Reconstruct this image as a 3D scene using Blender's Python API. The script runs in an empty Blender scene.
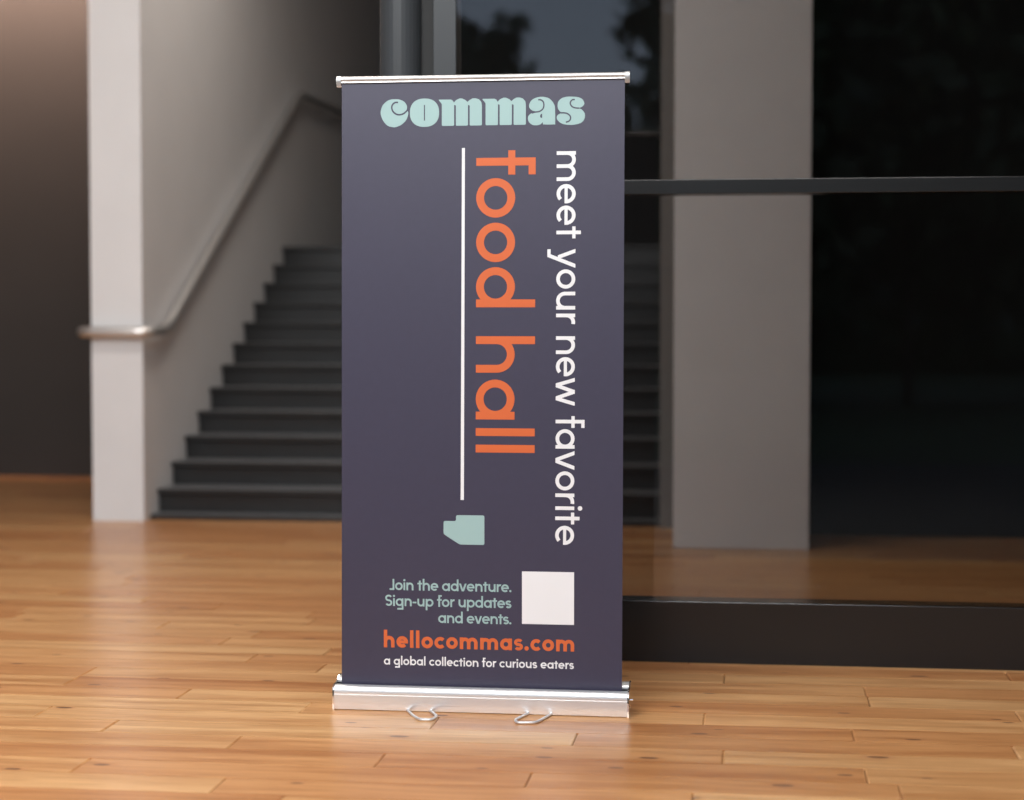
import bpy, bmesh, math, random
from mathutils import Vector, Matrix
from mathutils.geometry import delaunay_2d_cdt

random.seed(7)
S = bpy.context.scene
COL = S.collection
PI = math.pi

# ------------------------------------------------------------------ camera
cam_d = bpy.data.cameras.new('camera')
cam = bpy.data.objects.new('camera', cam_d)
COL.objects.link(cam)
S.camera = cam
cam_d.sensor_width = 36.0
cam_d.lens = 65.0
YAW, PITCH = math.radians(7.48), math.radians(2.478)
fw = Vector((-math.sin(YAW) * math.cos(PITCH), math.cos(YAW) * math.cos(PITCH), -math.sin(PITCH)))
rt = Vector((math.cos(YAW), math.sin(YAW), 0))
up = rt.cross(fw)
m = Matrix((rt, up, -fw)).transposed().to_4x4()
m.translation = Vector((0, 0, 1.25))
cam.matrix_world = m
cam_d.dof.use_dof = True
cam_d.dof.focus_distance = 5.88
cam_d.dof.aperture_fstop = 1.45
cam_d.clip_start = 0.05

# ------------------------------------------------------------------ view
S.view_settings.view_transform = 'Standard'
S.view_settings.look = 'None'
S.view_settings.gamma = 1.0
S.view_settings.use_curve_mapping = False
S.view_settings.exposure = 0.0

# ------------------------------------------------------------------ sky: soft overcast gradient
W = bpy.data.worlds.new('sky')
S.world = W
W.use_nodes = True
wn, wl = W.node_tree.nodes, W.node_tree.links
wn.clear()
wo = wn.new('ShaderNodeOutputWorld')
wb = wn.new('ShaderNodeBackground')
wb.inputs['Strength'].default_value = 1.0
wt = wn.new('ShaderNodeTexCoord')
ws = wn.new('ShaderNodeSeparateXYZ')
wr = wn.new('ShaderNodeValToRGB')
wr.color_ramp.elements[0].position = 0.0
wr.color_ramp.elements[0].color = (1.00, 1.20, 1.50, 1)
wr.color_ramp.elements[1].position = 0.7
wr.color_ramp.elements[1].color = (0.60, 0.85, 1.30, 1)
wl.new(wt.outputs['Generated'], ws.inputs[0])
wl.new(ws.outputs['Z'], wr.inputs[0])
wl.new(wr.outputs[0], wb.inputs[0])
wl.new(wb.outputs[0], wo.inputs[0])


def area(name, loc, target, sx, sy, power, color):
    d = bpy.data.lights.new(name, 'AREA')
    d.shape = 'RECTANGLE'
    d.size, d.size_y = sx, sy
    d.energy = power
    d.color = color
    o = bpy.data.objects.new(name, d)
    o.location = loc
    o.rotation_euler = (Vector(target) - Vector(loc)).to_track_quat('-Z', 'Y').to_euler()
    COL.objects.link(o)
    return o


# unseen area light added high behind the camera for the pillar and banner
area('hall_fill_light', (-2.2, 0.3, 4.75), (-1.8, 8.0, 0.9), 6.0, 1.6, 720, (0.94, 0.975, 1.0))
# unseen overhead fill added to brighten the near floor
area('entrance_fill_light', (-1.2, 3.9, 4.95), (-1.2, 3.9, 0), 5.0, 1.0, 135, (1.0, 0.97, 0.94))
area('stair_fill_light', (-2.3, 11.3, 4.95), (-2.6, 11.2, 0), 2.4, 0.6, 42, (1.0, 0.89, 0.78))  # added fill for the stair wall and treads, no fixture seen
area('foyer_fill_light', (-2.9, 7.6, 4.95), (-2.9, 7.6, 0), 2.6, 1.6, 125, (1.0, 0.93, 0.86))  # added to lift the middle floor and pillar, source unseen
# unseen warm light added to brighten the top of the side hall wall
side_fill = area('side_hall_fill_light', (-6.2, 13.3, 4.8), (-6.2, 14.15, 3.9), 3.6, 0.2, 120, (1.0, 0.66, 0.50))
side_fill.data.spread = math.radians(85)


# ------------------------------------------------------------------ helpers
def tag(o, label=None, cat=None, group=None, kind=None):
    if label: o['label'] = label
    if cat: o['category'] = cat
    if group: o['group'] = group
    if kind: o['kind'] = kind
    return o


def empty(name, loc=(0, 0, 0)):
    o = bpy.data.objects.new(name, None)
    o.location = loc
    o.empty_display_size = 0.1
    COL.objects.link(o)
    return o


def obj(name, me, mat=None, parent=None, loc=(0, 0, 0), smooth=False):
    if isinstance(me, bmesh.types.BMesh):
        bm = me
        me = bpy.data.meshes.new(name)
        bm.to_mesh(me)
        bm.free()
    if mat is not None and not me.materials:
        me.materials.append(mat)
    if smooth:
        for p in me.polygons:
            p.use_smooth = True
    o = bpy.data.objects.new(name, me)
    o.location = loc
    if parent is not None:
        o.parent = parent
    COL.objects.link(o)
    return o


def box_bm(x0, x1, y0, y1, z0, z1, bev=0.0, bm=None):
    bm = bm or bmesh.new()
    vs = [bm.verts.new((x, y, z)) for z in (z0, z1) for y in (y0, y1) for x in (x0, x1)]
    fs = [(0, 2, 3, 1), (4, 5, 7, 6), (0, 1, 5, 4), (2, 6, 7, 3), (0, 4, 6, 2), (1, 3, 7, 5)]
    new = [bm.faces.new([vs[i] for i in f]) for f in fs]
    if bev:
        es = list({e for f in new for e in f.edges})
        bmesh.ops.bevel(bm, geom=es, offset=bev, segments=2, affect='EDGES', profile=0.5)
    return bm


def extrude_x(profile, x0, x1, bm=None):
    """closed (y,z) outline pushed along x"""
    bm = bm or bmesh.new()
    a = [bm.verts.new((x0, y, z)) for y, z in profile]
    b = [bm.verts.new((x1, y, z)) for y, z in profile]
    n = len(profile)
    for i in range(n):
        j = (i + 1) % n
        bm.faces.new((a[i], a[j], b[j], b[i]))
    bm.faces.new(a[::-1])
    bm.faces.new(b)
    bmesh.ops.recalc_face_normals(bm, faces=bm.faces[:])
    return bm


def tube_bm(pts, r, n=12, cap=True, bm=None, closed=False):
    bm = bm or bmesh.new()
    pts = [Vector(p) for p in pts]
    rings = []
    N = len(pts)
    ref = Vector((0, 0, 1))
    d0 = (pts[1] - pts[0]).normalized()
    if abs(d0.dot(ref)) > 0.9:
        ref = Vector((1, 0, 0))
    u = d0.cross(ref).normalized()
    for i, p in enumerate(pts):
        rr = r[i] if isinstance(r, (list, tuple)) else r
        if i == 0: t = pts[1] - pts[0]
        elif i == N - 1: t = pts[-1] - pts[-2]
        else: t = (pts[i + 1] - p).normalized() + (p - pts[i - 1]).normalized()
        t.normalize()
        u = (u - t * u.dot(t)).normalized()
        v = t.cross(u)
        rings.append([bm.verts.new(p + (u * math.cos(2 * PI * k / n) + v * math.sin(2 * PI * k / n)) * rr) for k in range(n)])
    for a, b in zip(rings, rings[1:]):
        for k in range(n):
            bm.faces.new((a[k], a[(k + 1) % n], b[(k + 1) % n], b[k]))
    if cap:
        bm.faces.new(rings[0][::-1])
        bm.faces.new(rings[-1])
    bmesh.ops.recalc_face_normals(bm, faces=bm.faces[:])
    return bm


def round_path(pts, rad, seg=6):
    """fillet the corners of a 3-D polyline"""
    pts = [Vector(p) for p in pts]
    out = [pts[0]]
    for i in range(1, len(pts) - 1):
        p = pts[i]
        a = pts[i - 1] - p
        b = pts[i + 1] - p
        k = min(rad, a.length * 0.45, b.length * 0.45)
        A, B = p + a.normalized() * k, p + b.normalized() * k
        for s in range(seg + 1):
            t = s / seg
            out.append(A * (1 - t) ** 2 + p * 2 * t * (1 - t) + B * t * t)
    out.append(pts[-1])
    return out


# ------------------------------------------------------------------ materials
def mat(name, color, rough=0.6, metal=0.0, spec=0.5, noise_amt=0.0, noise_scale=8.0, bump=0.0, bump_scale=200.0, coat=0.0, stretch=None):
    M = bpy.data.materials.new(name)
    M.use_nodes = True
    n, l = M.node_tree.nodes, M.node_tree.links
    b = n['Principled BSDF']
    b.inputs['Base Color'].default_value = (*color, 1)
    b.inputs['Roughness'].default_value = rough
    b.inputs['Metallic'].default_value = metal
    b.inputs['Specular IOR Level'].default_value = spec
    b.inputs['Coat Weight'].default_value = coat
    tc = n.new('ShaderNodeTexCoord')
    mp = n.new('ShaderNodeMapping')
    if stretch: mp.inputs['Scale'].default_value = stretch
    l.new(tc.outputs['Object'], mp.inputs[0])
    if noise_amt:
        t = n.new('ShaderNodeTexNoise')
        t.inputs['Scale'].default_value = noise_scale
        t.inputs['Detail'].default_value = 5
        l.new(mp.outputs[0], t.inputs['Vector'])
        r = n.new('ShaderNodeValToRGB')
        r.color_ramp.elements[0].position = 0.3
        r.color_ramp.elements[1].position = 0.7
        r.color_ramp.elements[0].color = (*[c * (1 - noise_amt) for c in color], 1)
        r.color_ramp.elements[1].color = (*[min(1, c * (1 + noise_amt)) for c in color], 1)
        l.new(t.outputs['Fac'], r.inputs[0])
        l.new(r.outputs[0], b.inputs['Base Color'])
    if bump:
        t2 = n.new('ShaderNodeTexNoise')
        t2.inputs['Scale'].default_value = bump_scale
        t2.inputs['Detail'].default_value = 3
        l.new(mp.outputs[0], t2.inputs['Vector'])
        bp = n.new('ShaderNodeBump')
        bp.inputs['Strength'].default_value = bump
        bp.inputs['Distance'].default_value = 0.002
        l.new(t2.outputs['Fac'], bp.inputs['Height'])
        l.new(bp.outputs[0], b.inputs['Normal'])
    return M


def wood_mat():
    M = bpy.data.materials.new('oiled_wood_plank')
    M.use_nodes = True
    n, l = M.node_tree.nodes, M.node_tree.links
    b = n['Principled BSDF']
    geo = n.new('ShaderNodeNewGeometry')
    oi = n.new('ShaderNodeObjectInfo')
    at = n.new('ShaderNodeAttribute')
    at.attribute_name = 'rnd'

    def math_(op, a, c=None, clamp=False):
        x = n.new('ShaderNodeMath')
        x.operation = op
        x.use_clamp = clamp
        for i, v in enumerate((a, c)):
            if v is None: continue
            if isinstance(v, (int, float)): x.inputs[i].default_value = v
            else: l.new(v, x.inputs[i])
        return x.outputs[0]
    rnd = math_('FRACT', math_('ADD', oi.outputs['Random'], at.outputs['Fac']))
    rnd2 = math_('FRACT', math_('MULTIPLY', rnd, 17.31))
    cx = n.new('ShaderNodeCombineXYZ')
    l.new(math_('MULTIPLY', rnd, 53.0), cx.inputs[0])
    l.new(math_('MULTIPLY', rnd2, 31.0), cx.inputs[1])
    va = n.new('ShaderNodeVectorMath')
    va.operation = 'ADD'
    l.new(geo.outputs['Position'], va.inputs[0])
    l.new(cx.outputs[0], va.inputs[1])

    def mapped(sc):
        mp = n.new('ShaderNodeMapping')
        mp.inputs['Scale'].default_value = sc
        l.new(va.outputs[0], mp.inputs[0])
        return mp.outputs[0]

    def noise_(sc, vec, detail=4, dist=0.0, rough=0.55):
        t = n.new('ShaderNodeTexNoise')
        t.inputs['Scale'].default_value = sc
        t.inputs['Detail'].default_value = detail
        t.inputs['Distortion'].default_value = dist
        t.inputs['Roughness'].default_value = rough
        l.new(vec, t.inputs['Vector'])
        return t.outputs['Fac']
    broad = noise_(1.0, mapped((0.9, 13.0, 1)), 3, 0.6)
    fine = noise_(1.0, mapped((5.0, 150.0, 1)), 4, 0.3)
    # base tone of each board
    r0 = n.new('ShaderNodeValToRGB')
    e = r0.color_ramp.elements
    e[0].position = 0.0; e[0].color = (0.48, 0.222, 0.086, 1)
    e[1].position = 1.0; e[1].color = (0.62, 0.365, 0.170, 1)
    k = e.new(0.30); k.color = (0.53, 0.262, 0.108, 1)
    k = e.new(0.65); k.color = (0.58, 0.315, 0.138, 1)
    l.new(rnd2, r0.inputs[0])
    r1 = n.new('ShaderNodeValToRGB')
    e = r1.color_ramp.elements
    e[0].position = 0.32; e[0].color = (0.76, 0.63, 0.52, 1)
    e[1].position = 0.62; e[1].color = (1.06, 1.06, 1.04, 1)
    l.new(broad, r1.inputs[0])
    r2 = n.new('ShaderNodeValToRGB')
    e = r2.color_ramp.elements
    e[0].position = 0.32; e[0].color = (0.76, 0.69, 0.62, 1)
    e[1].position = 0.58; e[1].color = (1.06, 1.06, 1.06, 1)
    l.new(fine, r2.inputs[0])

    def mul(a, c, fac=1.0, mode='MULTIPLY'):
        x = n.new('ShaderNodeMix')
        x.data_type = 'RGBA'
        x.blend_type = mode
        if isinstance(fac, (int, float)): x.inputs[0].default_value = fac
        else: l.new(fac, x.inputs[0])
        for i, v in ((6, a), (7, c)):
            if isinstance(v, tuple): x.inputs[i].default_value = v
            else: l.new(v, x.inputs[i])
        return x.outputs[2]
    col = mul(mul(r0.outputs[0], r1.outputs[0]), r2.outputs[0])
    # knots: small dark ovals with a reddish halo
    vo = n.new('ShaderNodeTexVoronoi')
    vo.voronoi_dimensions = '2D'
    vo.inputs['Scale'].default_value = 1.0
    l.new(mapped((2.1, 5.2, 1)), vo.inputs['Vector'])
    sep = n.new('ShaderNodeSeparateColor')
    l.new(vo.outputs['Color'], sep.inputs[0])
    on = math_('GREATER_THAN', sep.outputs[0], 0.5)
    size = math_('ADD', math_('MULTIPLY', sep.outputs[1], 0.036), 0.036)
    core = math_('MULTIPLY', math_('MULTIPLY', math_('SUBTRACT', size, vo.outputs['Distance']), 70.0, True), on)
    halo = math_('MULTIPLY', math_('MULTIPLY', math_('SUBTRACT', math_('MULTIPLY', size, 2.2), vo.outputs['Distance']), 12.0, True), on)
    col = mul(col, (0.46, 0.19, 0.075, 1), math_('MULTIPLY', halo, 0.6), 'MIX')
    col = mul(col, (0.11, 0.045, 0.022, 1), math_('MULTIPLY', core, 0.85), 'MIX')
    l.new(col, b.inputs['Base Color'])
    b.inputs['Roughness'].default_value = 0.28
    b.inputs['Specular IOR Level'].default_value = 0.6
    bp = n.new('ShaderNodeBump')
    bp.inputs['Strength'].default_value = 0.06
    bp.inputs['Distance'].default_value = 0.001
    l.new(fine, bp.inputs['Height'])
    l.new(bp.outputs[0], b.inputs['Normal'])
    return M


def glass_mat():
    """dark tinted pane: tint on the way through, Schlick reflection on both faces"""
    M = bpy.data.materials.new('tinted_glass')
    M.use_nodes = True
    n, l = M.node_tree.nodes, M.node_tree.links
    n.clear()
    o = n.new('ShaderNodeOutputMaterial')
    tr = n.new('ShaderNodeBsdfTransparent')
    tr.inputs[0].default_value = (0.645, 0.64, 0.635, 1)
    gl = n.new('ShaderNodeBsdfGlossy')
    gl.inputs['Roughness'].default_value = 0.0
    gl.inputs['Color'].default_value = (1, 1, 1, 1)
    lw = n.new('ShaderNodeLayerWeight')
    pw = n.new('ShaderNodeMath'); pw.operation = 'POWER'; pw.inputs[1].default_value = 5.0
    mu = n.new('ShaderNodeMath'); mu.operation = 'MULTIPLY_ADD'
    mu.inputs[1].default_value = 0.96; mu.inputs[2].default_value = 0.04
    lw.inputs['Blend'].default_value = 0.5
    l.new(lw.outputs['Facing'], pw.inputs[0])
    l.new(pw.outputs[0], mu.inputs[0])
    mx = n.new('ShaderNodeMixShader')
    l.new(mu.outputs[0], mx.inputs[0])
    l.new(tr.outputs[0], mx.inputs[1])
    l.new(gl.outputs[0], mx.inputs[2])
    l.new(mx.outputs[0], o.inputs[0])
    return M


M_wood = wood_mat()
M_glass = glass_mat()
M_sub = mat('subfloor', (0.05, 0.025, 0.013), 0.9)
M_white = mat('white_plaster', (0.69, 0.69, 0.70), 0.75, noise_amt=0.02, noise_scale=3, bump=0.05, bump_scale=60)
M_ceil = mat('ceiling_paint', (0.7, 0.68, 0.66), 0.9)
M_brown = mat('taupe_wall_paint', (0.036, 0.0345, 0.034), 0.8, noise_amt=0.05, noise_scale=2)
M_shaded_plaster = mat('shaded_grey_plaster', (0.20, 0.19, 0.185), 0.8)  # plaster darkened in colour to stand for the column's shade on it
M_black = mat('black_wall_panel', (0.006, 0.006, 0.006), 0.6, spec=0.2)
M_back = mat('dark_grey_wall_paint', (0.06, 0.06, 0.06), 0.8)
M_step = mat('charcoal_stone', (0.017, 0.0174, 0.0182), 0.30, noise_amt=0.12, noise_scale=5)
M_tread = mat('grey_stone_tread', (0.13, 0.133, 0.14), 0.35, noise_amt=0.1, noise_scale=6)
M_steel = mat('brushed_steel', (0.70, 0.69, 0.68), 0.38, metal=0.85)
M_frame = mat('anthracite_metal', (0.010, 0.0102, 0.0108), 0.22, spec=0.5)
M_post = mat('grey_metal_post', (0.040, 0.043, 0.046), 0.35, spec=0.2)
M_gap = mat('black_rubber', (0.008, 0.008, 0.008), 0.7)
M_alu = mat('satin_aluminium', (0.78, 0.78, 0.78), 0.36, metal=0.75)
M_rail = mat('satin_rail_aluminium', (0.56, 0.55, 0.54), 0.45, metal=0.8)
M_chrome = mat('polished_chrome', (0.92, 0.91, 0.90), 0.10, metal=1.0)
M_slot_shade = mat('dark_slot_shade', (0.01, 0.01, 0.012), 0.6)
M_purple = mat('purple_banner_vinyl', (0.036, 0.0315, 0.056), 0.42, spec=0.5, noise_amt=0.03, noise_scale=40)
M_teal = mat('print_pale_teal', (0.285, 0.41, 0.395), 0.45, spec=0.35)
M_orange = mat('print_orange', (0.54, 0.112, 0.032), 0.45, spec=0.35)
M_print_white = mat('print_white', (0.69, 0.675, 0.67), 0.45, spec=0.35)
M_vback = mat('banner_back_grey', (0.5, 0.5, 0.5), 0.6)
M_trim = mat('grey_trim', (0.09, 0.09, 0.09), 0.5)
M_grass = mat('lawn', (0.022, 0.042, 0.012), 0.9, noise_amt=0.5, noise_scale=1.5)
M_pave = mat('dark_paving', (0.035, 0.034, 0.033), 0.8, noise_amt=0.2, noise_scale=6)
M_leaf = mat('leaves', (0.030, 0.050, 0.018), 0.6, noise_amt=0.4, noise_scale=1.0)
M_bark = mat('bark', (0.06, 0.045, 0.035), 0.9, noise_amt=0.3, noise_scale=10)

# ------------------------------------------------------------------ the setting
H = 5.0
fl = obj('floor', box_bm(-9.0, 5.0, 3.69, 19.5, -0.14, -0.0135), M_sub)
tag(fl, kind='structure')

# boards 16.7 cm wide; joints of the boards in view are where the photograph has them
ROW0, BW = 4.860, 0.16677
joints = {-1: [-1.425], 0: [-1.873, -0.604, 0.39], 1: [-1.05], 2: [-1.522, -0.084], 3: [-1.966, -0.526, 0.755],
          4: [-0.98, 0.30], 5: [-1.43, -0.152], 6: [-1.889, 0.83], 7: [-2.345, 0.378], 8: [-2.345, 0.375],
          9: [-0.099], 10: [-1.84, 0.89], 13: [-1.96], 14: [-2.397], 16: [-1.864], 17: [-2.319]}
G = 0.0010


def plank_mesh(L, Wd):
    bm = bmesh.new()
    c = 0.0045
    hx, hy = L / 2 - G, Wd / 2 - 0.0013
    rings = []
    for (ix, z) in ((0, -0.013), (0, -0.0030), (c, 0.0)):
        rings.append([bm.verts.new(v) for v in ((-hx + ix, -hy + ix * .06, z), (hx - ix, -hy + ix * .06, z), (hx - ix, hy - ix * .06, z), (-hx + ix, hy - ix * .06, z))])
    for a, b in zip(rings, rings[1:]):
        for i in range(4):
            j = (i + 1) % 4
            bm.faces.new((a[i], a[j], b[j], b[i]))
    bm.faces.new(rings[-1])
    return bm


mesh_cache = {}
planks = []
rr = random.Random(11)
X0, X1 = -8.8, 4.6
for r in range(-7, 57):
    yc = ROW0 + (r + 0.5) * BW
    js = sorted(joints.get(r, []))
    if not js:
        js = [rr.uniform(-3.0, -1.0)]
    while js[-1] < X1: js.append(round(js[-1] + rr.choice((1.27, 1.36, 1.44)), 3))
    while js[0] > X0: js.insert(0, round(js[0] - rr.choice((1.27, 1.36, 1.44)), 3))
    # long gaps between known joints stay one board only up to 1.6 m
    full = [js[0]]
    for x in js[1:]:
        while x - full[-1] > 2.2:
            full.append(round(full[-1] + (1.36 if x - full[-1] > 2.8 else (x - full[-1]) / 2), 3))
        full.append(x)
    for a, b in zip(full, full[1:]):
        planks.append((max(a, -9.0), min(b, 5.0), yc, r))


def in_view(x, y):
    v = Vector((x, y, 0)) - Vector((0, 0, 1.25))
    d = v.dot(fw)
    return d > 0.5 and abs(v.dot(rt) / d) < 0.285 and v.dot(up) / d > -0.225


def blocked(x, y):        # under the stair walls or behind the glass
    return y > 11.1 and x > -4.1


seen, rest = [], []
for p in planks:
    a, b, y, r = p
    vis = any(in_view(a + (b - a) * t, y + d) for t in (0, .25, .5, .75, 1) for d in (-.08, .08)) and not blocked((a + b) / 2, y)
    (seen if vis else rest).append(p)
seen.sort(key=lambda p: p[2])
rest += seen[290:]
seen = seen[:290]
for a, b, y, r in seen:
    L = round(b - a, 2)
    if L not in mesh_cache:
        me = bpy.data.meshes.new('plank')
        bm = plank_mesh(1.0, BW)
        bm.free()
        bm = plank_mesh(b - a, BW)
        bm.to_mesh(me); bm.free()
        me.materials.append(M_wood)
        mesh_cache[L] = me
    obj('plank', mesh_cache[L], None, fl, ((a + b) / 2, y, 0))
bm = bmesh.new()
lay = bm.faces.layers.float.new('rnd')
for a, b, y, r in rest:
    t = plank_mesh(b - a, BW)
    q = rr.random()
    vm = {v: bm.verts.new((v.co.x + (a + b) / 2, v.co.y + y, v.co.z)) for v in t.verts}
    for f in t.faces:
        nf = bm.faces.new([vm[v] for v in f.verts])
        nf[lay] = q
    t.free()
tag(obj('far_planks', bm, M_wood, fl), kind='stuff')

# stair side wall, its end face to the viewer, and its twin on the other side of the steps
tag(obj('wall_left', box_bm(-4.085, -3.757, 11.05, 19.2, 0.0, H), M_white), kind='structure')
tag(obj('wall_right', box_bm(-0.562, -0.20, 11.10, 19.2, 0.0, H), M_shaded_plaster), kind='structure')
tag(obj('wall_back', box_bm(-9.0, 5.0, 19.2, 19.5, 0.0, H), M_back), kind='structure')
tag(obj('wall_side_hall', box_bm(-9.0, -4.085, 14.15, 14.32, 0.0, H), M_brown), kind='structure')
tag(obj('wall_far_right', box_bm(-0.20, 5.0, 10.85, 11.0, 0.0, H), M_black), kind='structure')
tag(obj('wall_outer_left', box_bm(-9.2, -9.0, 3.0, 19.5, 0.0, H), M_brown), kind='structure')
tag(obj('wall_outer_right', box_bm(5.0, 5.2, 3.0, 19.5, 0.0, H), M_brown), kind='structure')
tag(obj('ceiling', box_bm(-9.2, 5.2, -3.0, 19.5, H, H + 0.2), M_ceil), kind='structure')
tag(obj('trim_1', box_bm(-3.757, -0.562, 19.185, 19.2, 3.19, 3.215), M_trim), kind='structure')
colm = obj('square_column', box_bm(-0.439, 0.297, 10.13, 10.80, 0.0, H, 0.004), M_white)
tag(colm, 'wide pale square column standing behind the tinted glass', 'column')

# ------------------------------------------------------------------ staircase
st = empty('staircase', (-2.16, 11.16, 0))
tag(st, 'wide dark charcoal staircase rising between two pale walls', 'staircase')
SX = (3.186) / 2
ox, oy = -2.16, 11.16
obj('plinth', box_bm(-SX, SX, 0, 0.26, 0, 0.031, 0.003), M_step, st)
RUN, RISE = 0.2866, 0.1504
tread_me = riser_me = None
for k in range(12):
    y = 11.300 - oy + RUN * k
    zt = 0.181 + RISE * k
    if tread_me is None:
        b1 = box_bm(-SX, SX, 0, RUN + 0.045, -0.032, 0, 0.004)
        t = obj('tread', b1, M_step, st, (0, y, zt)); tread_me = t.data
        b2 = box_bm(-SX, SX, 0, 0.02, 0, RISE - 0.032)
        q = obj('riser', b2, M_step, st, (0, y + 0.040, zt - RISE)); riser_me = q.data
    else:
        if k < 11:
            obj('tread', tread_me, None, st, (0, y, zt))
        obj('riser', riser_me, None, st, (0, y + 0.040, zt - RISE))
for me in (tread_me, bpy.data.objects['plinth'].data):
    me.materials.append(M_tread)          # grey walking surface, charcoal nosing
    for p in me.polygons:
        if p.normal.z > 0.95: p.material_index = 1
yl = 11.300 - oy + RUN * 11
obj('landing', box_bm(-SX, SX, yl, 19.18 - oy, 1.835 - 0.032, 1.835, 0.004), M_step, st)

# ------------------------------------------------------------------ handrail
hr = empty('handrail', (-3.69, 11.05, 0))
tag(hr, 'round steel handrail wrapping the wall end and climbing the stairs', 'handrail')
hx, hy = -3.69, 11.05
path = [(-4.145, 11.6, 1.176), (-4.145, 10.985, 1.176), (-3.69, 10.985, 1.176), (-3.69, 11.32, 1.19), (-3.69, 14.83, 3.085), (-3.69, 19.0, 3.14)]
loc = [(x - hx, y - hy, z) for x, y, z in path]
obj('rail', tube_bm(round_path(loc, 0.10, 7), 0.034, 16), M_steel, hr, smooth=True)
for (x, y, z, sx) in ((-3.69, 12.0, 1.56, 1), (-3.69, 13.2, 2.21, 1), (-3.69, 14.4, 2.855, 1), (-3.69, 15.9, 3.10, 1), (-4.145, 11.4, 1.176, -1)):
    wx = -3.757 if sx > 0 else -4.085
    br = obj('bracket', tube_bm([(x - hx, y - hy, z - 0.02), (x - hx, y - hy, z - 0.07), (wx - hx, y - hy, z - 0.07)], 0.008, 8), M_steel, hr)
    obj('rosette', tube_bm([(wx - hx, y - hy, z - 0.07), (wx - hx + 0.006 * sx, y - hy, z - 0.07)], 0.03, 14), M_steel, br)

# ------------------------------------------------------------------ glass partition
win = obj('window_1', box_bm(-1.216, 5.0, 6.728, 6.85, 0.0, 0.2245, 0.002), M_frame)
tag(win, 'dark metal framed wall of tinted glass behind the banner', kind='structure')
rp = [(math.cos(2 * PI * k / 32) * 0.0785, math.sin(2 * PI * k / 32) * 0.0785) for k in range(32)]
obj('post', tube_bm([(-1.309, 6.806, 0), (-1.309, 6.806, H)], 0.0785, 32), M_post, win, smooth=False)
obj('seal', box_bm(-1.24, -1.172, 6.80, 6.83, 0.2245, H), M_gap, win)
obj('jamb', box_bm(-1.174, -1.090, 6.728, 6.85, 0.2245, H, 0.002), M_post, win)
obj('transom', box_bm(-1.090, 5.0, 6.722, 6.85, 1.7045, 1.7565, 0.002), M_frame, win)
for nm, z0, z1 in (('pane', 0.2245, 1.7045), ('pane', 1.7565, H)):
    obj(nm, box_bm(-1.090, 5.0, 6.735, 6.747, z0, z1), M_glass, win)

# ------------------------------------------------------------------ roll-up banner
BX, BY = -0.862, 5.815
ban = empty('roll_up_banner', (BX, BY, 0))
tag(ban, 'tall purple roll-up banner with orange and white lettering on silver base', 'banner')

prof = [(-0.040, 0.002), (-0.0500, 0.0022), (-0.0530, 0.012), (-0.0552, 0.026), (-0.0562, 0.040), (-0.0562, 0.0505), (-0.0545, 0.0520),
        (-0.0550, 0.0545), (-0.0540, 0.064), (-0.0515, 0.0715), (-0.0475, 0.0758), (-0.042, 0.0775), (-0.030, 0.0778), (-0.018, 0.0772), (-0.016, 0.0745),
        (-0.016, 0.050), (0.010, 0.050), (0.010, 0.0785), (0.010, 0.085), (0.013, 0.089), (0.030, 0.0945), (0.055, 0.0945), (0.075, 0.085), (0.085, 0.065), (0.086, 0.002)]
XL, XR = -1.332 - BX, -0.391 - BX
cas = obj('cassette', extrude_x(prof, XL, XR), M_alu, ban)
for p in cas.data.polygons:
    p.use_smooth = len(p.vertices) == 4
cas.data.set_sharp_from_angle(angle=math.radians(32))
cas.data.materials.append(M_slot_shade)
for p in cas.data.polygons:
    if len(p.vertices) == 4 and -0.0165 < p.center.y < 0.0105 and p.center.z < 0.077: p.material_index = 1  # groove faces coloured black for the shade inside
obj('slot_shade_strip', box_bm(XL + .002, XR - .002, -0.0155, 0.0095, 0.0502, 0.052), M_slot_shade, cas)  # dark strip standing for shade at the groove bottom
plate = [(-0.0540, 0.0), (-0.0585, 0.02), (-0.0590, 0.045), (-0.0570, 0.064), (-0.053, 0.074), (-0.045, 0.0800), (-0.029, 0.081), (-0.018, 0.081), (0.010, 0.0875), (0.028, 0.097), (0.056, 0.097), (0.078, 0.087), (0.088, 0.066), (0.089, 0.0)]
for x0, x1 in ((XL - 0.005, XL), (XR, XR + 0.005)):
    obj('end_plate', extrude_x(plate, x0, x1), M_chrome, ban)
obj('lock_pin', tube_bm([(XR + 0.005, -0.03, 0.053), (XR + 0.016, -0.03, 0.053)], 0.003, 10), M_chrome, ban)
obj('screw', tube_bm([(XR + 0.005, -0.03, 0.030), (XR + 0.007, -0.03, 0.030)], 0.003, 10), M_chrome, ban)

f1 = [(-1.097, 5.79), (-1.097, 5.772), (-1.062, 5.690), (-1.030, 5.632), (-0.992, 5.632), (-0.985, 5.690), (-1.021, 5.770), (-1.021, 5.79)]
f2 = [(-0.701, 5.80), (-0.701, 5.781), (-0.735, 5.668), (-0.722, 5.625), (-0.665, 5.637), (-0.628, 5.780), (-0.628, 5.80)]
for f in (f1, f2):
    obj('wire_foot', tube_bm(round_path([(x - BX, y - BY, 0.0046) for x, y in f], 0.018, 5), 0.0046, 10), M_alu, ban, smooth=True)
obj('support_pole', tube_bm([(0, 0.035, 0.09), (0, 0.035, 1.2), (0, 0.016, 2.0)], 0.009, 14), M_alu, ban, smooth=True)

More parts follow.
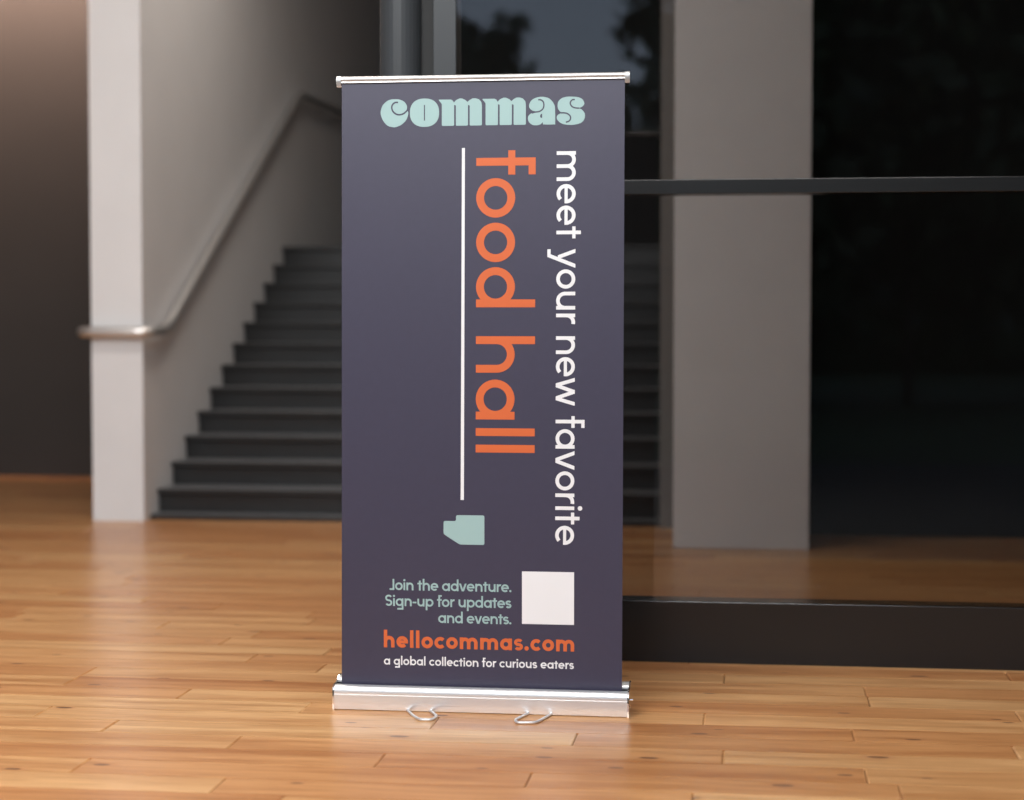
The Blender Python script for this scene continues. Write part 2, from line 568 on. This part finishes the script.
# printed sheet, leaning a hair to one side as in the photograph
ZT, ZB = 2.006, 0.056
tl, tr_, bl, br_ = -0.4490, 0.4543, -0.4570, 0.4500
NX, NZ = 24, 48
bm = bmesh.new()
grid = []
for j in range(NZ + 1):
    t = j / NZ
    row = []
    for i in range(NX + 1):
        s = i / NX
        x = (bl + (br_ - bl) * s) * (1 - t) + (tl + (tr_ - tl) * s) * t
        row.append(bm.verts.new((x, 0, ZB + (ZT - ZB) * t)))
    grid.append(row)
for j in range(NZ):
    for i in range(NX):
        bm.faces.new((grid[j][i], grid[j][i + 1], grid[j + 1][i + 1], grid[j + 1][i]))
ret = bmesh.ops.extrude_face_region(bm, geom=bm.faces[:])
for v in ret['geom']:
    if isinstance(v, bmesh.types.BMVert):
        v.co.y += 0.0012
bmesh.ops.recalc_face_normals(bm, faces=bm.faces[:])
pan = obj('printed_sheet', bm, M_purple, ban)

# top rail: round bar with a clip lip below
tp = [(math.cos(a) * 0.0095, 2.0160 + math.sin(a) * 0.0085) for a in [math.radians(d) for d in range(-50, 231, 10)]]
tp += [(-0.0050, 2.0085), (-0.0065, 2.0078), (-0.0070, 2.0045), (-0.0050, 2.0030), (0.0050, 2.0030), (0.0070, 2.0045), (0.0065, 2.0078), (0.0050, 2.0085)]
rail = obj('top_rail', extrude_x(tp, -0.4500, 0.4550), M_rail, ban)
for p in rail.data.polygons: p.use_smooth = len(p.vertices) == 4
rail.data.set_sharp_from_angle(angle=math.radians(40))
cp = [(math.cos(a) * 0.0115, 2.0160 + math.sin(a) * 0.0105) for a in [math.radians(d) for d in range(0, 181, 12)]] + [(-0.0115, 2.0080), (-0.0020, 1.9910), (0.0040, 1.9910), (0.0110, 2.010)]
for x0, x1 in ((-0.4650, -0.4500), (0.4550, 0.4700)):
    o = obj('end_cap', extrude_x(cp, x0, x1), M_rail, rail)
    for p in o.data.polygons: p.use_smooth = len(p.vertices) == 4
    o.data.set_sharp_from_angle(angle=math.radians(40))

# ------------------------------------------------------------------ lettering: a geometric stroke alphabet


def arc(cx, cy, rx, ry, a0, a1, n=None):
    n = n or max(6, int(abs(a1 - a0) / 9))
    return [(cx + rx * math.cos(math.radians(a0 + (a1 - a0) * i / n)), cy + ry * math.sin(math.radians(a0 + (a1 - a0) * i / n))) for i in range(n + 1)]


def strip(pts, w, closed=False):
    """outline quads of a polyline stroked with width w"""
    n = len(pts)
    L, R_ = [], []
    for i in range(n):
        p = Vector(pts[i])
        if closed:
            a, b = Vector(pts[(i - 1) % n]), Vector(pts[(i + 1) % n])
        else:
            a, b = Vector(pts[max(i - 1, 0)]), Vector(pts[min(i + 1, n - 1)])
        d1 = (p - a) if (p - a).length > 1e-9 else (b - p)
        d2 = (b - p) if (b - p).length > 1e-9 else (p - a)
        d1, d2 = d1.normalized(), d2.normalized()
        t = (d1 + d2).normalized()
        nn = Vector((-t.y, t.x))
        k = max(0.35, t.dot(d1))
        L.append(p + nn * w / 2 / k)
        R_.append(p - nn * w / 2 / k)
    out = []
    for i in range(n if closed else n - 1):
        j = (i + 1) % n
        out.append([R_[i], R_[j], L[j], L[i]])
    return out


def disc(cx, cy, r, n=16):
    return [[Vector((cx + r * math.cos(2 * PI * i / n), cy + r * math.sin(2 * PI * i / n))) for i in range(n)]]


def diag(x0, y0, x1, y1, w):
    ln = math.hypot(x1 - x0, y1 - y0)
    hw = w / 2 * ln / abs(y1 - y0)
    q = [Vector((x0 - hw, y0)), Vector((x0 + hw, y0)), Vector((x1 + hw, y1)), Vector((x1 - hw, y1))]
    return [q]


ASC, DSC = 1.52, -0.47


def glyph(c, w):
    """(polygons, width, left bearing, right bearing), x-height = 1"""
    r = (1 - w) / 2
    h = w / 2
    ST, RD = 0.11, 0.0625
    V = lambda x, y0, y1: strip([(x, y0), (x, y1)], w)
    Hb = lambda y, x0, x1, ww=None: strip([(x0, y), (x1, y)], ww or w)
    ring = lambda cx: strip(arc(cx, .5, r, r, 0, 351, 39), w, True)

    def arch(x0, x1, y0=0.0):
        rad = (x1 - x0) / 2
        ry = min(rad, 0.62)
        return strip([(x0, min(.55, 1 - h - ry))] + arc((x0 + x1) / 2, 1 - h - ry, rad, ry, 180, 0, 18) + [(x1, y0)], w)
    if c == 'a': return ring(.5) + V(1.02 - h, 0, 1), 1.02, RD, ST
    if c == 'b': return ring(.52) + V(h, 0, ASC), 1.02, ST, RD
    if c == 'c': return strip(arc(.5, .5, r, r, 42, 318, 32), w), .92, RD, .03
    if c == 'd': return ring(.5) + V(1.02 - h, 0, ASC), 1.02, RD, ST
    if c == 'e': return strip(arc(.5, .5, r, r, 0, 314, 34), w) + Hb(.5 + .0, .5 - r, .5 + r + h * .98, w * .86), 1.0, RD, RD
    if c == 'f': return V(.287, 0, ASC) + Hb(ASC - h * .9, .287 - h, .615, w * .9) + Hb(1 - h * .9, 0, .615, w * .9), .615, .02, .02
    if c == 'g': return ring(.5) + strip([(1.02 - h, 1), (1.02 - h, DSC + h), (.22, DSC + h)], w), 1.02, RD, ST
    if c == 'h': return V(h, 0, ASC) + arch(h, .93 - h), .93, ST, ST
    if c == 'i': return V(h, 0, 1) + disc(h, 1.30, w * .64), w, ST, ST
    if c == 'J': return strip([(.62 - h, 1.45), (.62 - h, h), (0, h)], w), .62, .03, ST
    if c == 'l': return V(h, 0, ASC), w, ST, ST
    if c == 'm': return V(h, 0, 1) + arch(h, .77) + arch(.77, 1.54 - h), 1.54, ST, ST
    if c == 'n': return V(h, 0, 1) + arch(h, .93 - h), .93, ST, ST
    if c == 'o': return ring(.5), 1.0, RD, RD
    if c == 'p': return ring(.52) + V(h, DSC, 1), 1.02, ST, RD
    if c == 'r': return V(h, 0, 1) + strip(arc(h + .36, 1 - h - .36, .36, .36, 180, 76, 10), w), .56, ST, .02
    if c in 'sS':
        w = min(w, .25)
        h = w / 2
        Hh, Wd = (1.0, .76) if c == 's' else (1.45, .92)
        ry, rx, cx = (Hh - w) / 4, Wd / 2 - h, Wd / 2
        p = arc(cx, Hh - h - ry, rx, ry, 28, 270, 20) + arc(cx, h + ry, rx, ry, 90, -152, 20)[1:]
        return strip(p, w), Wd, .07, .07
    if c == 't': return V(.31, 0, 1.28) + Hb(1 - h * .9, 0, .62, w * .9), .62, .03, .03
    if c == 'u':
        rad = (.93 - w) / 2
        p = [(h, 1)] + arc(.465, h + rad, rad, rad, 180, 360, 18) + [(.93 - h, .5)]
        return strip(p, w) + V(.93 - h, 0, 1), .93, ST, ST
    if c == 'v':
        q = w * .56
        return diag(q, 1, .5 - .02, 0, w) + diag(1 - q, 1, .5 + .02, 0, w), 1.0, .02, .02
    if c == 'w':
        q = w * .55
        return diag(q, 1, .40, 0, w) + diag(.75, 1, .40, 0, w) + diag(.73, 1, 1.08, 0, w) + diag(1.48 - q, 1, 1.08, 0, w), 1.48, .02, .02
    if c == 'y':
        q = w * .56
        sl = (1 - q - .50) / 1.0
        return diag(1 - q, 1, .50 + sl * (DSC + 0), DSC, w) + diag(q, 1, .44, .08, w) + Hb(DSC + h * .9, .02, .32, w * .9), 1.0, .02, .02
    if c == '.': return disc(w * .62, w * .62, w * .62), w * 1.24, .05, .08
    if c == '-': return Hb(.5, 0, .5, w * .9), .5, .08, .08
    return [], .51, 0, 0


def text_polys(s, w, x0, x1, z, xh, origin=(0, 0), down=False, slope=0.0):
    """set s from x0 to x1 along the baseline, tracking fitted to that length"""
    gl = [glyph(c, w) for c in s]
    total = 0
    pos = []
    for i, (p, wd, lb, rb) in enumerate(gl):
        if i: total += lb
        pos.append(total)
        total += wd
        if i < len(gl) - 1: total += rb
    length = abs(x1 - x0) / xh
    extra = (length - total) / max(1, len(s) - 1)
    out = []
    for i, (p, wd, lb, rb) in enumerate(gl):
        cur = []
        out.append(cur)
        for poly in p:
            q = []
            for v in poly:
                u = (pos[i] + i * extra + v.x) * xh
                t = v.y * xh
                if down:
                    zz = x0 - u
                    q.append((z + (zz - x0) * slope + t, zz))
                else:
                    q.append((x0 + u, z + t))
            cur.append(q)
    return out


def print_obj(name, polys, material, y=-0.0005, label=None):
    """flat print: the union of the outlines, triangulated"""
    AV, AF = [], []
    if polys and not isinstance(polys[0][0][0], (list, tuple)): polys = [polys]
    for glyph_polys in polys:
        vs, fs, total = [], [], 0
        for q in glyph_polys:
            pts = []
            for p in q:
                if not pts or (Vector(p) - Vector(pts[-1])).length > 1e-6: pts.append(p)
            ar = sum(pts[i][0] * pts[(i + 1) % len(pts)][1] - pts[(i + 1) % len(pts)][0] * pts[i][1] for i in range(len(pts)))
            if ar < 0: pts = pts[::-1]
            if len(pts) < 3 or abs(ar) < 1e-12: continue
            total += abs(ar) / 2
            fs.append(list(range(len(vs), len(vs) + len(pts))))
            vs += [Vector((p[0] * 100, p[1] * 100)) for p in pts]
        if not fs: continue
        ov, oe, of, _v, _e, src = delaunay_2d_cdt(vs, [], fs, 0, 1e-5, True)
        of = [f for f, q in zip(of, src) if q]
        got = sum(abs((ov[f[1]] - ov[f[0]]).cross(ov[f[2]] - ov[f[0]])) for f in of) / 2e4
        if got > total * 1.02:
            print('cdt problem', name, label, got, total)
        AF += [[k + len(AV) for k in f] for f in of]
        AV += [(v.x / 100, v.y / 100) for v in ov]
    ov, of = [Vector(v) for v in AV], AF
    me = bpy.data.meshes.new(name)
    me.from_pydata([(v.x, y, v.y) for v in ov], [], [f for f in of])
    me.update()
    if me.polygons and sum(p.normal.y for p in me.polygons) > 0: me.flip_normals()
    o = obj(name, me, material, pan)
    if label: o['label'] = label
    return o


def print_words(name, s, material, label, *a, **k):
    ws = text_polys(s, *a, **k)
    words = s.split(' ')
    i = 0
    for w in words:
        polys = ws[i:i + len(w)]
        i += len(w) + 1
        print_obj(name, polys, material, label=label + ' ' + w)


print_words('headline_lettering', 'food hall', M_orange, 'large orange lettering reading', 0.20, 1.7855, 0.8284, -0.0152, 0.1245, down=True, slope=0.0032)
print_words('tagline_lettering', 'meet your new favorite', M_print_white, 'white lettering reading', 0.19, 1.7803, 0.5371, 0.2405, 0.0605, down=True, slope=0.0031)
for s, x0, x1, z in (('Join the adventure.', -0.2986, 0.0966, 0.3845), ('Sign-up for updates', -0.3129, 0.0966, 0.3330), ('and events.', -0.1400, 0.0966, 0.2812)):
    print_words('small_lettering', s, M_teal, 'small pale teal lettering reading', 0.225, x0, x1, z - .002, 0.0248)
print_words('web_address_lettering', 'hellocommas.com', M_orange, 'bold orange lettering reading', 0.30, -0.3179, 0.2980, 0.1963, 0.0375)
print_words('strapline_lettering', 'a global collection for curious eaters', M_print_white, 'small white lettering reading', 0.23, -0.3177, 0.2971, 0.1403, 0.0195)
print_obj('rule_line', [[(-0.0617 - .0053, 0.6757), (-0.0617 + .0053, 0.6757), (-0.0566 + .0048, 1.7942), (-0.0566 - .0048, 1.7942)]], M_print_white, label='thin white vertical line')
print_obj('white_square', [[(0.1306, 0.2818), (0.2972, 0.2818), (0.2972, 0.450), (0.1306, 0.450)]], M_print_white, label='plain white square')


def rounded(pts, r, n=4):
    out = []
    N = len(pts)
    for i in range(N):
        p, a, b = Vector(pts[i]), Vector(pts[i - 1]), Vector(pts[(i + 1) % N])
        A, B = p + (a - p).normalized() * r, p + (b - p).normalized() * r
        for s in range(n + 1):
            t = s / n
            v = A * (1 - t) ** 2 + p * 2 * t * (1 - t) + B * t * t
            out.append((v.x, v.y))
    return out


print_obj('teal_emblem', [rounded([(-0.082, 0.6270), (0.0097, 0.6270), (0.0097, 0.5327), (-0.0700, 0.5327), (-0.1223, 0.5655), (-0.1223, 0.6078), (-0.082, 0.6078)], 0.006)], M_teal, label='pale teal angular emblem')


def smooth(pts, n=4, closed=True):
    out = []
    N = len(pts)
    g = (lambda i: Vector(pts[i % N])) if closed else (lambda i: Vector(pts[min(max(i, 0), N - 1)]))
    for i in range(N if closed else N - 1):
        p0, p1, p2, p3 = g(i - 1), g(i), g(i + 1), g(i + 2)
        for s in range(n):
            t = s / n
            v = 0.5 * ((2 * p1) + (p2 - p0) * t + (2 * p0 - 5 * p1 + 4 * p2 - p3) * t * t + (3 * p1 - p0 - 3 * p2 + p3) * t ** 3)
            out.append((v.x, v.y))
    if not closed: out.append(tuple(pts[-1]))
    return out


Lc = [(-0.2798, 1.951), (-0.2627, 1.95), (-0.2468, 1.9427), (-0.2385, 1.9307), (-0.2378, 1.9215), (-0.2393, 1.9159), (-0.2344, 1.9111), (-0.2345, 1.9011), (-0.2409, 1.8845), (-0.2554, 1.8706), (-0.2724, 1.8634), (-0.2838, 1.8628), (-0.3009, 1.8679), (-0.3152, 1.8837), (-0.3224, 1.9023), (-0.3224, 1.9153), (-0.3166, 1.9319), (-0.3025, 1.9454), (-0.2892, 1.9504)]
Lcc = [(-0.2665, 1.9408), (-0.276, 1.9406), (-0.2844, 1.934), (-0.287, 1.9241), (-0.2833, 1.9129), (-0.2742, 1.9046), (-0.2628, 1.9018), (-0.2507, 1.9043), (-0.2428, 1.9097), (-0.2356, 1.917)]
Lm = [(-0.1351, 1.9476), (-0.0967, 1.9474), (-0.0911, 1.9444), (-0.087, 1.9377), (-0.0798, 1.9457), (-0.0686, 1.9503), (-0.0611, 1.9502), (-0.0498, 1.9452), (-0.0434, 1.9389), (-0.0367, 1.945), (-0.0273, 1.95), (-0.0179, 1.9503), (-0.0067, 1.9468), (0.0008, 1.9382), (0.0026, 1.9271), (0.0026, 1.8671), (-0.0, 1.8646), (-0.0338, 1.8646), (-0.0364, 1.8669), (-0.0363, 1.9277), (-0.0419, 1.9296), (-0.042, 1.867), (-0.0443, 1.8646), (-0.0788, 1.8646), (-0.0807, 1.8670), (-0.0806, 1.9284), (-0.0862, 1.9303), (-0.0863, 1.8670), (-0.0886, 1.8646), (-0.1232, 1.8646), (-0.1258, 1.867), (-0.1257, 1.9327), (-0.1276, 1.9365), (-0.1351, 1.9451)]
La = [(0.1526, 1.9249), (0.1578, 1.9376), (0.1689, 1.9466), (0.1856, 1.9511), (0.2005, 1.9509), (0.2153, 1.9466), (0.2264, 1.9366), (0.2327, 1.9255), (0.235, 1.9145), (0.2354, 1.8687), (0.2324, 1.8646), (0.2005, 1.8648), (0.1968, 1.8674), (0.1957, 1.8718), (0.1894, 1.8656), (0.1764, 1.8625), (0.1634, 1.8642), (0.153, 1.8724), (0.1493, 1.8827), (0.1507, 1.8919), (0.1578, 1.8991), (0.1671, 1.903), (0.1727, 1.9059), (0.1634, 1.9089), (0.1552, 1.9157)]
Lac = [(0.1819, 1.9424), (0.1912, 1.9415), (0.1979, 1.9352), (0.1998, 1.9242), (0.1961, 1.9132), (0.1857, 1.9057), (0.1727, 1.904), (0.1615, 1.9009)]
Lah = [(0.1942, 1.8986), (0.1894, 1.8968), (0.1875, 1.8913), (0.1894, 1.8862), (0.1942, 1.8854)]
Ls = [(0.2431, 1.9253), (0.2457, 1.9363), (0.2561, 1.946), (0.2727, 1.9505), (0.2893, 1.9506), (0.3078, 1.9485), (0.3207, 1.9424), (0.327, 1.9314), (0.3255, 1.9234), (0.3171, 1.9169), (0.3078, 1.9145), (0.3189, 1.9103), (0.3282, 1.8985), (0.3293, 1.8875), (0.3256, 1.8766), (0.3153, 1.8676), (0.2968, 1.8631), (0.2784, 1.8626), (0.2598, 1.8658), (0.2469, 1.8733), (0.2406, 1.8833), (0.2424, 1.8924), (0.2506, 1.8978), (0.258, 1.9002), (0.2505, 1.9051), (0.2442, 1.9143)]
Ls1 = [(0.2975, 1.9413), (0.2893, 1.9404), (0.2838, 1.9339), (0.2838, 1.9266), (0.2894, 1.9192), (0.2986, 1.9154), (0.3115, 1.9141)]
Ls2 = [(0.2691, 1.8708), (0.2783, 1.8736), (0.2839, 1.8808), (0.2828, 1.89), (0.2746, 1.8974), (0.2654, 1.9001), (0.2543, 1.9003)]
oc, ow, oh = (-0.1815, 1.9072), 0.0470, 0.0447
Lo = []
for k in range(48):
    a = 2 * PI * k / 48
    ca, sa = math.cos(a), math.sin(a)
    Lo.append((oc[0] + ow * math.copysign(abs(ca) ** 0.86, ca), oc[1] + oh * math.copysign(abs(sa) ** 0.86, sa)))
MO = 0.1400
Lm2 = [(x + MO, z + 0.0003) for x, z in Lm]
for nm, pl in (('c', [smooth(Lc)]), ('o', [Lo]), ('m', [Lm]), ('m', [Lm2]), ('a', [smooth(La, 3)]), ('s', [smooth(Ls)])):
    print_obj('logo_letter', pl, M_teal, label='chunky pale teal letter ' + nm)
CW = 0.0046
for cs, wd in (((Lcc,), 1.1), ((Lac,), .95), ((Ls1,), .95), ((Ls2,), .95)):
    cuts = []
    for c in cs:
        cuts += [[(v.x, v.y) for v in q] for q in strip(smooth(c, 4, False), CW * wd)]
    print_obj('logo_hairline', cuts, M_purple, -0.0009, label='thin purple curl cut through a logo letter')
print_obj('logo_hairline', [[(-0.1833, 1.8822), (-0.1799, 1.8822), (-0.1799, 1.9315), (-0.1833, 1.9315)]], M_purple, -0.0009, label='thin purple slit in the logo letter o')
print_obj('logo_hairline', [Lah], M_purple, -0.0009, label='small purple counter of the logo letter a')

# ------------------------------------------------------------------ outside behind the viewer: lawn and trees mirrored in the glass
tag(obj('entrance_paving', box_bm(-12, 8, -3.0, 3.69, -0.14, -0.002), M_pave), kind='structure')
tag(obj('lawn', box_bm(-45, 45, -60, -3.0, -0.25, -0.05), M_grass), kind='structure')


def tree(x, y, top, rad, bottom, n, label, seed):
    r = random.Random(seed)
    t = empty('tree', (x, y, -0.05))
    tag(t, label, 'tree', 'trees outside mirrored in the glass')
    obj('trunk', tube_bm([(0, 0, 0), (0.1, 0, bottom + .5), (0, 0.1, top * .8)], [0.28, 0.2, 0.05], 10), M_bark, t, smooth=True)
    zc, rz = (top + bottom) / 2, (top - bottom) / 2
    blobs = []
    for _ in range(26 if rad < 5 else 60):
        d = Vector((r.gauss(0, 1), r.gauss(0, 1), r.gauss(0, 1))).normalized() * (r.random() ** .4) * .72
        blobs.append((Vector((d.x * rad, d.y * rad, zc + d.z * rz)), rad * r.uniform(.22, .34)))
    bm = bmesh.new()
    for i in range(n):
        c, br = r.choice(blobs)
        p = c + Vector((r.gauss(0, 1), r.gauss(0, 1), r.gauss(0, 1))).normalized() * br * r.uniform(.4, 1.05)
        a = Vector((r.gauss(0, 1), r.gauss(0, 1), r.gauss(0, 1))).normalized()
        b = a.cross(Vector((r.gauss(0, 1), r.gauss(0, 1), r.gauss(0, 1)))).normalized()
        s = r.uniform(.2, .34)
        bm.faces.new([bm.verts.new(p + a * s), bm.verts.new(p + b * s * .55), bm.verts.new(p - a * s), bm.verts.new(p - b * s * .55)])
    tag(obj('foliage', bm, M_leaf, t), kind='stuff')


def hedge():
    r = random.Random(5)
    h = empty('hedge', (0, -33, -0.05))
    tag(h, 'long tall dark hedge closing off the lawn far behind the trees', 'hedge')
    core = bmesh.new()
    NX_ = 120
    prev = None
    for i in range(NX_ + 1):
        x = -40 + 80 * i / NX_
        t = 5.6 + 0.5 * math.sin(x * .7) + r.uniform(-.25, .25)
        cur = [core.verts.new((x, -1.0 + r.uniform(-.15, .15), 0)), core.verts.new((x, -1.0, t - .3)), core.verts.new((x, 0, t)), core.verts.new((x, 1.0, t - .3)), core.verts.new((x, 1.0 + r.uniform(-.15, .15), 0))]
        if prev:
            for a in range(4):
                core.faces.new((prev[a], cur[a], cur[a + 1], prev[a + 1]))
        prev = cur
    obj('hedge_body', core, M_leaf, h)
    bm = bmesh.new()
    for i in range(9000):
        p = Vector((r.uniform(-40, 40), r.choice((1.05, 1.05, r.uniform(-1, 1))), 0))
        p.z = r.uniform(0.1, 6.2) if p.y > 1 else r.uniform(5.4, 6.4)
        a = Vector((r.gauss(0, 1), r.gauss(0, 1), r.gauss(0, 1))).normalized()
        b = a.cross(Vector((r.gauss(0, 1), r.gauss(0, 1), r.gauss(0, 1)))).normalized()
        bm.faces.new([bm.verts.new(p + v) for v in (a * .25, b * .14, a * -.25, b * -.14)])
    tag(obj('foliage', bm, M_leaf, h), kind='stuff')


hedge()
for i, (x, y, top, rad, bot, lab) in enumerate((
        (-8.6, -15, 11.0, 4.0, 0.4, 'tall dark tree mirrored left of the open sky in the glass'),
        (2.2, -15, 14.0, 5.6, -0.6, 'broad dark tree mirrored across the black right half of the glass'),
        (14.6, -16, 13.0, 4.6, 0.3, 'tall dark tree outside beyond the right edge of the mirrored view'),
        (-3.4, -21, 4.6, 2.4, 0.2, 'low rounded tree under the mirrored patch of sky'),
        (-6.3, -28, 9.5, 1.8, 3.0, 'slender airy tree mirrored inside the patch of sky'),
        (-17.2, -17, 12.0, 4.1, 0.4, 'tall tree far out to the left on the lawn'),
        (9.0, -26, 14.0, 4.6, 0.3, 'tallest tree standing back on the lawn behind two others'),
        (-13.0, -26, 13.0, 4.0, 0.3, 'tall tree standing back on the left of the lawn'))):
    tree(x, y, top, rad, bot, 650 if rad < 2 else 7000 if rad < 5 else 16000, lab, 40 + i)
